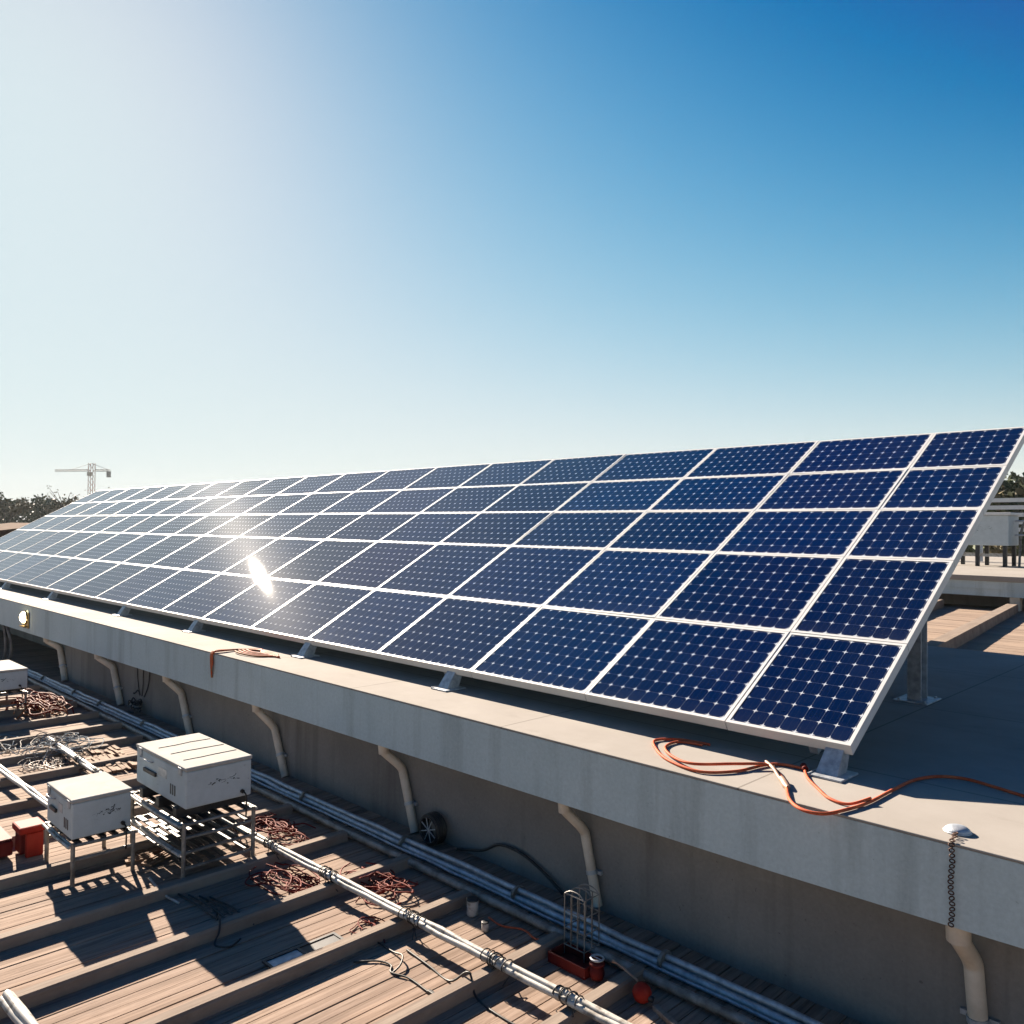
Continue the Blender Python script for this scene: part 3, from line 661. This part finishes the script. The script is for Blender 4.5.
# wire cage standing in a red tray
root = thing('red_tray', 'dark red metal tray on the deck under the wire cage', 'tray', (-1.27, -1.12, ZD))
b = MB(); b.cbox((-.19, -.09, .002), (.12, .09, .012), .003)
for a, c in (((-.19, -.09, .0125), (.12, -.075, .07)), ((-.19, .075, .0125), (.12, .09, .07)), ((-.19, -.0745, .0125), (-.175, .0745, .07)), ((.105, -.0745, .0125), (.12, .0745, .07))): b.cbox(a, c, .003)
b.build('body', M['dark_red'], root)
root = thing('red_valve', 'glossy red valve body at the right end of the red tray', 'valve', (-1.10, -1.15, ZD+.012))
b = MB(); b.lathe((0, 0, 0), [(0, 0), (.04, .004), (.048, .03), (.044, .06), (.03, .07), (.028, .085), (.05, .09), (.05, .1), (0, .105)], 18); b.build('body', M['dark_red'], root)
b = MB(); b.torus((0, 0, .125), (0, 0, 1), .04, .007, 16, 6, d=(1, 0, 0)); b.tube([(-.04, 0, .125), (.04, 0, .125)], .004, 5); b.tube([(0, 0, .1), (0, 0, .128)], .007, 6); b.build('handwheel', M['galv'], root)
root = thing('wire_cage', 'tall narrow wire cage standing behind the red tray', 'wire cage', (-1.36, -.99, ZD+.072))
b = MB(); cw, cdp, H = .085, .075, .33
for sx_ in (-1, -.33, .33, 1):
    for sy in (-1, 1): b.tube([(sx_*cw, sy*cdp, -.06 if abs(sx_) == 1 else 0), (sx_*cw, sy*cdp, H)], .0042, 5)
for sx_ in (-1, 1): b.tube([(sx_*cw, 0, 0), (sx_*cw, 0, H)], .0042, 5)
for zz in (0, .11, .22, H):
    b.tube([(cw*u, cdp*v, zz) for u, v in ((-1, -1), (1, -1), (1, 1), (-1, 1), (-1, -1))], .0042, 5, sm=False)
b.build('mesh_sides', M['stand_paint'], root)
b = MB()
for sy in (-1, 0, 1): b.tube(crom([(-cw, sy*cdp, H), (-cw*.4, sy*cdp, H+.028), (cw*.4, sy*cdp, H+.028), (cw, sy*cdp, H)], 4), .0042, 5)
b.build('arched_top', M['stand_paint'], root)

root = thing('float_ball', 'red ball float with a thin pale rod at the bottom edge', 'float', (-.76, -1.15, ZD))
b = MB(); b.lathe((0, 0, .062), [(.001, -.058), (.024, -.053), (.044, -.037), (.056, -.012), (.058, .008), (.050, .030), (.030, .050), (.001, .058)], 20); b.torus((0, 0, .062), (.3, .2, 1), .0575, .004, 22, 5); b.build('ball', M['red_paint'], root)
b = MB(); b.tube([(-.05, .03, .10), (-.22, .06, .125), (-.26, .055, .13)], [.007, .007, .012], 7); b.build('rod', M['tape'], root)
b = MB(); b.tube([(.045, .0, .052), (.075, .008, .048)], .018, 10); b.build('collar', M['dark_metal'], root)
b = MB(); b.cbox((-.02, -.16, 0), (.02, .16, .03), .005); o = b.build('timber_offcut', M['batten']); o.location = (-.52, -1.2, ZD); o.rotation_euler.z = R(70); tag(o, 'pale timber offcut right of the red ball float', 'offcut')

# ---------------------------------------------------------------- on the ledge
z = ZR+.012
root = thing('red_cable', 'long red cable looping over the ledge by the right end of the array', 'cable', (0, 0, ZR))
def strand(pts, r, mat, name='strand'):
    b = MB(); b.tube(crom([(p[0], p[1], (p[2] if len(p) > 2 else .012)) for p in pts], 7), r, 9); return b.build(name, mat, root)
strand([(-1.02, .02), (-1.25, -.02), (-1.36, -.17), (-1.22, -.36), (-1.0, -.53), (-.72, -.60), (-.56, -.42), (-.50, -.16), (-.42, -.06), (-.28, -.05)], .0098, M['red_cable'])
strand([(-1.05, -.03), (-1.22, -.08), (-1.20, -.28), (-1.0, -.47, .02), (-.80, -.53, .03), (-.60, -.34, .035), (-.46, -.20, .03), (-.32, -.30), (-.20, -.47), (-.06, -.70), (.06, -.80), (.17, -.78), (.23, -.62), (.27, -.40), (.28, -.10), (.30, .22), (.38, .42), (.52, .49), (.70, .44), (.90, .37), (1.2, .34), (1.7, .4)], .0098, M['red_cable'])
strand([(-.28, -.05), (-.18, -.22), (-.04, -.38), (.08, -.50), (.20, -.52), (.27, -.38, .03)], .0085, M['red_cable'])
strand([(-.50, -.14, .03), (-.40, -.24, .03), (-.30, -.36, .02), (-.20, -.48)], .011, M['tape'])
b = MB(); b.tube([(-.27, -.38, .02), (-.20, -.47, .016), (-.17, -.50, .014)], [.02, .022, .014], 10); b.build('connector', M['tape'], root)
b = MB(); b.tube([(-.30, -.02, .02), (-.26, -.08, .02)], [.022, .02], 10); b.build('connector', M['dark_red'], root)
zz = .012
root = thing('orange_cable', 'orange cable coil draped over the front of the ledge at the left', 'cable', (-7.2, -.5, ZR))
b = MB()
for k in range(4):
    o_ = k*.05
    pts = [(-.26+k*.015, -.19-.01*k, -.30+.04*k), (-.27+k*.015, -.20, -.12), (-.26+k*.012, -.197, -.0), (-.24+.02*k, -.12, .025), (-.20, .10+o_*.5, .012), (-.05, .25+o_*.6, .012), (.22, .30-.03*k, .012), (.50+.05*k, .26-o_*.4, .012), (.42, .05+o_, .012), (.15, -.02+o_, .02), (-.05, .0+o_, .025)]
    b.tube(crom(pts, 5), .011, 7, k % 2)
b.build('strand', [M['orange_cable'], M['red_cable']], root)

root = thing('drain_cap', 'round grey metal cap at the edge of the ledge, holding the rusty chain', 'cap', (.76, -.50, ZR))
b = MB(); b.lathe((0, 0, 0), [(.058, 0), (.062, .006), (.060, .016), (.045, .028), (.02, .034), (0, .035)], 22); b.build('body', M['galv'], root)
b = MB(); b.lathe((0, 0, .001), [(.066, 0), (.068, .006), (.061, .008)], 22); b.build('flange', M['galv'], root)
b = MB(); z0 = ZR+.012
path = [(.77, -.56, z0+.008), (.78, -.62, z0), (.785, -.675, z0), (.79, -.70, z0-.03)]+[(.79+.004*math.sin(q*.7), -.699, z0-.03-.0265*q) for q in range(1, 16)]
path = crom(path, 3); acc = 0; k = 0; prev = Vector(path[0])
for p in path[1:]:
    p = Vector(p); d = p-prev
    if d.length < .0205: continue
    b.torus((p+prev)/2, (d.cross(Vector((1, 0, 0)) if k % 2 else Vector((1, 1, .6)))), .0125, .0035, 10, 5, squash=.75, d=d); prev = p; k += 1
tag(b.build('rusty_chain', M['rust']), 'rusty chain hanging down the ledge above the thick drainpipe', 'chain')

# bulkhead lamp on the fascia
root = thing('wall_lamp', 'lit brass bulkhead lamp on the fascia at the far left', 'lamp', (-15.25, YP, -.47))
t = NT('lamp_glass'); t.set(c4(.9, .8, .6), .3); t.b.inputs['Emission Color'].default_value = (1, .78, .42, 1); t.b.inputs['Emission Strength'].default_value = 4.5; M['lamp_glass'] = t.m
b = MB(); b.cbox((-.17, -.03, -.16), (.17, -.001, .13), .01); b.build('back_plate', M['brass'], root)
b = MB(); b.lathe((0, -.035, .04), [(.0, -.09), (.06, -.08), (.1, -.05), (.11, 0)], 18, axis='Y'); b.build('glass', M['lamp_glass'], root)
b = MB(); b.torus((0, -.04, .04), (0, 1, 0), .12, .016, 20, 7); b.cbox((-.12, -.10, -.14), (.12, -.03, -.11), .006); b.build('rim', M['brass'], root)
cable('hanging_wire', 'pale looped wire hanging below the ledge at the left edge', 'wire', M['grey_cable'], [(-16.9, -.62, -.74), (-16.7, -.62, -.9), (-16.55, -.62, -1.05), (-16.55, -.62, -1.3), (-16.75, -.6, -1.44)], .03)
cable('hanging_wire', 'second looped wire hanging at the very left edge', 'wire', M['grey_cable'], [(-17.15, -.62, -.74), (-17.0, -.62, -.95), (-16.95, -.62, -1.2), (-17.05, -.62, -1.44)], .028)
tangle('wire_bunch', 'dark bunch of wire hanging on the wall beside a drainpipe', 'wires', [M['black'], M['dark_metal']], (-10.35, -.50, ZD+.02), .16, .08, .30, 12, .010, 12)
for k in range(3): cable('wall_wire', ['left of three thin wires running down the wall', 'middle of three thin wires running down the wall', 'right of three thin wires running down the wall'][k], 'wire', M['dark_metal'], [(-10.55+k*.25, -.415, -.72), (-10.5+k*.2, -.415, -1.0), (-10.4+k*.08, -.42, -1.2)], .008, 4, 'thin wires on the wall')

# ---------------------------------------------------------------- lower roof and platform beyond, at the right
b = MB(); yy = 6.78
while yy < 15.4:
    b.box((-16, yy+.006, -.45), (14, yy+.3-.006, -.40+random.uniform(-.003, .002))); yy += .3
o = b.build('rear_deck', M['far_plank']); tag(o, kind='structure')
for k, (x0, x1, lab) in enumerate(((-1.75, -2.75, 'long diagonal timber beam on the pale deck behind the roof'), (-3.2, -4.25, 'timber beam on the pale deck half hidden by the array edge'), (.2, -1.0, 'timber beam at the right edge on the pale deck'))):
    b = MB(); pts = []
    for x, y in ((x0, 6.82), (x1, 15.3)):
        for dx, zz in ((-.11, -.397), (.11, -.397), (.10, -.22), (-.10, -.22)): pts.append((x+dx, y, zz))
    b.add(pts, [(0, 1, 2, 3), (7, 6, 5, 4), (0, 4, 5, 1), (1, 5, 6, 2), (2, 6, 7, 3), (3, 7, 4, 0)])
    tag(b.build('timber_beam', M['batten']), lab, 'beam', 'timber beams on the rear deck')
pl = thing('rear_platform', 'pale concrete platform with a deep white edge beyond the rear deck', 'platform', (-2, 20, -.4))
b = MB(); b.cbox((-20, 15.46, .24), (14, 33, .36), .01); part(b, 'top_slab', M['roof'], pl)
b = MB(); b.box((-20, 15.5, .06), (14, 15.8, .238)); b.box((-20, 15.52, -.10), (14, 15.8, .058)); part(b, 'edge_beam', M['fascia'], pl)
b = MB(); b.box((-20, 16.6, -.7), (14, 16.9, .2)); part(b, 'wall', M['wall'], pl)
b = MB(); b.box((-20, 15.4, -.5), (14, 16.6, -.42)); part(b, 'base', M['far_plank'], pl)
for k in range(4):
    xx = -2.77+2.8*(k-1)
    b = MB(); b.cbox((xx-.1, 15.55, -.40), (xx+.1, 15.75, -.102), .008); part(b, 'post', M['cream_pipe'], pl)

root = thing('air_handling_unit', 'grey metal machine box on a low frame on the far platform', 'machine', (-4.65, 21.3, .36))
b = MB(); b.cbox((-1.1, -.35, .60), (.45, .75, 1.46), .02); b.build('body', M['box_shade_tone'], root)
b = MB(); b.cbox((-1.15, -.4, 1.462), (.52, .8, 1.54), .015); b.build('lid', M['white_metal'], root)
b = scribble('y', (-.55, .9), (.05, 1.25), 26, 21); b.v = [(p[0], p[1]*2, p[2]) for p in b.v]; o = b.build('marking', M['black'], root); o.location = (0, -.351, 0)
for sx_ in (-1.0, -.35, .35):
    for sy in (-.28, .65):
        b = MB(); b.cbox((sx_-.05, sy-.05, 0), (sx_+.05, sy+.05, .598), .008); b.build('leg', M['dark_metal'], root)
b = MB(); b.box((-1.0, -.3, .28), (.4, -.24, .36)); b.box((-1.0, .62, .28), (.4, .68, .36)); b.build('frame_bar', M['dirty_white'], root)
root = thing('pipe_rack', 'dark cluster of pipes standing right of the grey machine box', 'pipes', (-3.75, 21.4, .36))
for k in range(7):
    b = MB(); x = -.25+k*.14; b.tube(crom([(x, random.uniform(-.2, .2), 0), (x+random.uniform(-.06, .06), 0, .5), (x, .1, 1.0+.35*random.random()), (x+.12, .2, 1.45)], 4), .035, 7); b.build('pipe', M['dark_metal'] if k % 2 else M['stand_paint'], root)
b = MB(); b.tube([(-.4, 0, .9), (.7, 0, .9)], .03, 6); b.tube([(-.4, 0, 1.3), (.7, 0, 1.3)], .03, 6); b.build('crossbar', M['galv'], root)
root = thing('slatted_fence', 'white slatted fence on the far platform behind the machine box', 'fence', (-5, 25, .36))
b = MB()
for q in range(5): b.box((-9, -.02, 1.0+q*.24), (9, .02, 1.13+q*.24))
b.build('slats', M['white_metal'], root)
for k in range(10):
    b = MB(); b.box((-9+k*2-.05, .022, 0), (-9+k*2+.05, .12, 2.15)); b.build('post', M['galv'], root)

# ---------------------------------------------------------------- far buildings beyond the left end
def low_block(name, label, c, sx_, sy, z0, z1, rot, roofc, wallc, win):
    root = thing(name, label, 'building', (c[0], c[1], -7)); root.rotation_euler.z = rot
    b = MB(); b.box((-sx_, -sy, 0), (sx_, sy, z0+7)); b.build('wall', wallc, root)
    b = MB(); e = .5; b.add([(-sx_-e, -sy-e, z0+7.002), (sx_+e, -sy-e, z0+7.002), (sx_+e, sy+e, z0+7.002), (-sx_-e, sy+e, z0+7.002), (-sx_-e, 0, z1+7), (sx_+e, 0, z1+7)], [(0, 1, 5, 4), (2, 3, 4, 5), (0, 4, 3), (1, 2, 5), (0, 3, 2, 1)]); b.build('roof', roofc, root)
    for k in range(win):
        xx = -sx_+(k+.5)*2*sx_/win
        b = MB(); b.box((xx-.6, -sy-.04, z0+7-2.4), (xx+.6, -sy-.002, z0+7-1.0)); b.build('window', M['dark_metal'], root)
M['tile'] = mottled('brown_roof_tiles', (.16, .085, .055), (.26, .15, .10), .6, .95, 0, .3, 4, spec=.02, k=.42)
M['render'] = mottled('pale_render', (.38, .33, .28), (.48, .43, .37), .5, .95, 0, 0, spec=.02)
low_block('low_building', 'long low building with a brown roof beyond the array\'s left end', (-66, 13), 4, 12, -.2, 1.3, R(8), M['tile'], M['tile'], 3)
low_block('low_building', 'lower brown house just in front of the long brown roofed building', (-52, 8.5), 4, 8, -1.5, -.3, R(5), M['tile'], M['render'], 3)
low_block('low_building', 'distant brown roofed shed under the tree line', (-95, 34), 8, 7, -1.5, 1.0, R(60), M['tile'], M['render'], 4)

# ---------------------------------------------------------------- trees
def leaf_cloud(b, rnd, blobs, n, s):
    for k in range(n):
        c, r = rnd.choice(blobs); c = Vector(c)
        d = Vector((rnd.gauss(0, 1), rnd.gauss(0, 1), rnd.gauss(0, 1))).normalized()*r*(rnd.random()**.45)
        p = c+d; a = Vector((rnd.gauss(0, 1), rnd.gauss(0, 1), rnd.gauss(0, 1))).normalized(); e = a.orthogonal().normalized(); f2 = a.cross(e)
        q = s*rnd.uniform(.6, 1.3)
        b.add([p-e*q, p-f2*q*.6, p+e*q, p+f2*q*.6], [(0, 1, 2, 3)])
def make_tree(seed, H, mat, leaves=1500, bare=False, ls=.28):
    rnd = random.Random(seed); root = thing('tree', '', 'tree')
    tr = MB(); tr.tube([(0, 0, 0), (.1, .05, H*.25), (-.05, .1, H*.5), (.1, 0, H*.8)], [H*.028, H*.022, H*.016, H*.006], 7)
    blobs = []; tips = []
    for k in range(16 if bare else 9):
        a = rnd.uniform(0, 6.28); z0 = H*rnd.uniform(.28, .6); l = H*rnd.uniform(.16, .34); e = Vector((math.cos(a)*l, math.sin(a)*l, z0+l*rnd.uniform(.3, 1.1)))
        tr.tube([(0, 0, z0), (e.x*.5, e.y*.5, z0+(e.z-z0)*.4), e], [H*.012, H*.008, H*.003], 5); tips.append(e); blobs.append((e, H*rnd.uniform(.10, .17)))
        if bare:
            for q in range(5):
                f2 = e+Vector((rnd.gauss(0, .06), rnd.gauss(0, .06), rnd.uniform(.03, .14)))*H; tr.tube([e*.8+Vector((0, 0, e.z*.2)) if False else Vector((e.x*.7, e.y*.7, z0+(e.z-z0)*.7)), f2], [H*.005, H*.002], 4); blobs.append((f2, H*.04))
    blobs.append((Vector((0, 0, H*.84)), H*.14))
    tr.build('trunk', M['bark'], root)
    b = MB(); leaf_cloud(b, rnd, blobs, leaves, ls); b.build('crown', mat, root)
    return root
kinds = [make_tree(11, 9.5, M['leaf']), make_tree(12, 8.5, M['leaf']), make_tree(13, 9, M['leaf_dry'])]
used = [False]*3
def pl_tree(k, x, y, s, label, group, z=-7):
    o = dup(kinds[k]) if used[k] else kinds[k]; used[k] = True
    o.location = (x, y, z); o.scale = (s, s, s*random.uniform(.92, 1.05)); o.rotation_euler.z = random.uniform(0, 6.28); tag(o, label, 'tree', group)
def far_pos(px, dist):
    a = math.atan((px-512)/816.6); az = YAW-a           # bearing from the camera
    return 2.126-math.sin(az)*dist, -5.174+math.cos(az)*dist
for k, px in enumerate((-70, -42, -12, 4, 22, 40, 58, 74, 92, 120)):
    x, y = far_pos(px, random.uniform(235, 275)); pl_tree((0, 1, 0, 2, 0, 1, 0, 2, 1, 0)[k], x, y, 1.5+.22*random.random(), 'tree in the dark hazy row beyond the array\'s left end' if k % 4 != 3 else 'tree with dry brownish leaves in the row beyond the array', 'trees in the far left row')
for k, (px, dist, s, kk) in enumerate(((1019, 85, 1.42, 0), (1036, 84, 1.55, 2), (998, 100, 1.18, 1), (1010, 112, 1.25, 0))):
    x, y = far_pos(px, dist); pl_tree(kk, x, y, s, ['bushy green tree rising above the white fence at the right edge', 'olive tree just outside the right edge behind the white fence', 'low dark tree behind the white fence next to the array edge', 'dark tree farther back behind the white fence'][k], 'trees behind the white fence')
o = make_tree(31, 15.5, M['leaf_dry'], 420, True, .22); x, y = far_pos(86, 165); o.location = (x, y, -7); tag(o, 'sparse bare tree standing above the tree line near the crane', 'tree')
b = MB(); rnd = random.Random(9)
for k in range(9000):
    px = rnd.uniform(-160, 1180); dist = rnd.uniform(300, 340); x, y = far_pos(px, dist)
    hgt = 13.2+2.2*math.sin(px*.05)+1.3*math.sin(px*.13+1); z = -7+hgt*(1-rnd.random()**1.6)
    a = Vector((rnd.gauss(0, 1), rnd.gauss(0, 1), rnd.gauss(0, 1))).normalized(); e = a.orthogonal().normalized(); f2 = a.cross(e); q = rnd.uniform(.9, 1.7)
    p = Vector((x, y, z)); b.add([p-e*q, p-f2*q*.7, p+e*q, p+f2*q*.7], [(0, 1, 2, 3)])
tag(b.build('woods', M['leaf_far']), kind='stuff')

# ---------------------------------------------------------------- tower crane
cx, cy = far_pos(91, 520)
root = thing('tower_crane', 'thin red and white tower crane on the horizon beyond the array', 'crane', (cx, cy, -7))
M['crane'] = mottled('faded_crane_paint', (.50, .16, .10), (.62, .50, .44), .25, .6, 0, 0, lo=.45, hi=.55)
M['crane_grey'] = mottled('crane_grey', (.34, .33, .33), (.42, .41, .40), .3, .6, 0, 0)
def lattice(b, p0, p1, w, step, r):
    p0, p1 = Vector(p0), Vector(p1); d = (p1-p0); L = d.length; d.normalize(); a = d.orthogonal().normalized(); e = d.cross(a)
    cor = [a*w+e*w, a*w-e*w, -a*w-e*w, -a*w+e*w]
    for c in cor: b.tube([p0+c, p1+c], r, 4)
    k = max(1, int(L/step))
    for q in range(k):
        for j in range(4): b.tube([p0+d*(L*q/k)+cor[j], p0+d*(L*(q+1)/k)+cor[(j+1) % 4]], r*.7, 4)
H = 42
b = MB(); lattice(b, (0, 0, 0), (0, 0, H), 1.3, 3.2, .16); b.build('mast', M['crane'], root)
jd = Vector((-math.cos(YAW+.0), -math.sin(YAW), 0)).normalized()   # jib points left across the view
b = MB(); lattice(b, jd*1.5+Vector((0, 0, H-4)), jd*21+Vector((0, 0, H-4.4)), .5, 2.4, .09); b.build('jib', M['crane_grey'], root)
b = MB(); lattice(b, -jd*1.5+Vector((0, 0, H-4)), -jd*10.5+Vector((0, 0, H-4)), .5, 2.4, .09); b.build('counter_jib', M['crane_grey'], root)
b = MB(); b.box((-.9, -.9, -3.4), (.9, .9, 0)); o = b.build('counterweight', M['crane_grey'], root); o.location = -jd*9.6+Vector((0, 0, H-4.5))
b = MB(); b.tube([(0, 0, H), jd*12+Vector((0, 0, H-3.8))], .12, 4); b.tube([(0, 0, H), -jd*9+Vector((0, 0, H-3.6))], .12, 4); b.build('stay', M['crane_grey'], root)
b = MB(); b.box((-1.1, -1.1, -1.6), (1.1, 1.1, .4)); o = b.build('cab', M['dirty_white'], root); o.location = jd*1.2+Vector((0, 0, H-5.5))

# ---------------------------------------------------------------- air
b = MB(); b.box((-760, -60, -8), (260, 760, 38)); t = NT('haze_air')
t.n.remove(t.b); pv = t.n.new('ShaderNodeVolumePrincipled'); pv.inputs['Density'].default_value = .00017
pv.inputs['Color'].default_value = (.82, .88, .92, 1); pv.inputs['Anisotropy'].default_value = 0
t.l.new(pv.outputs[0], t.n['Material Output'].inputs['Volume'])
tag(b.build('haze', t.m), kind='stuff')
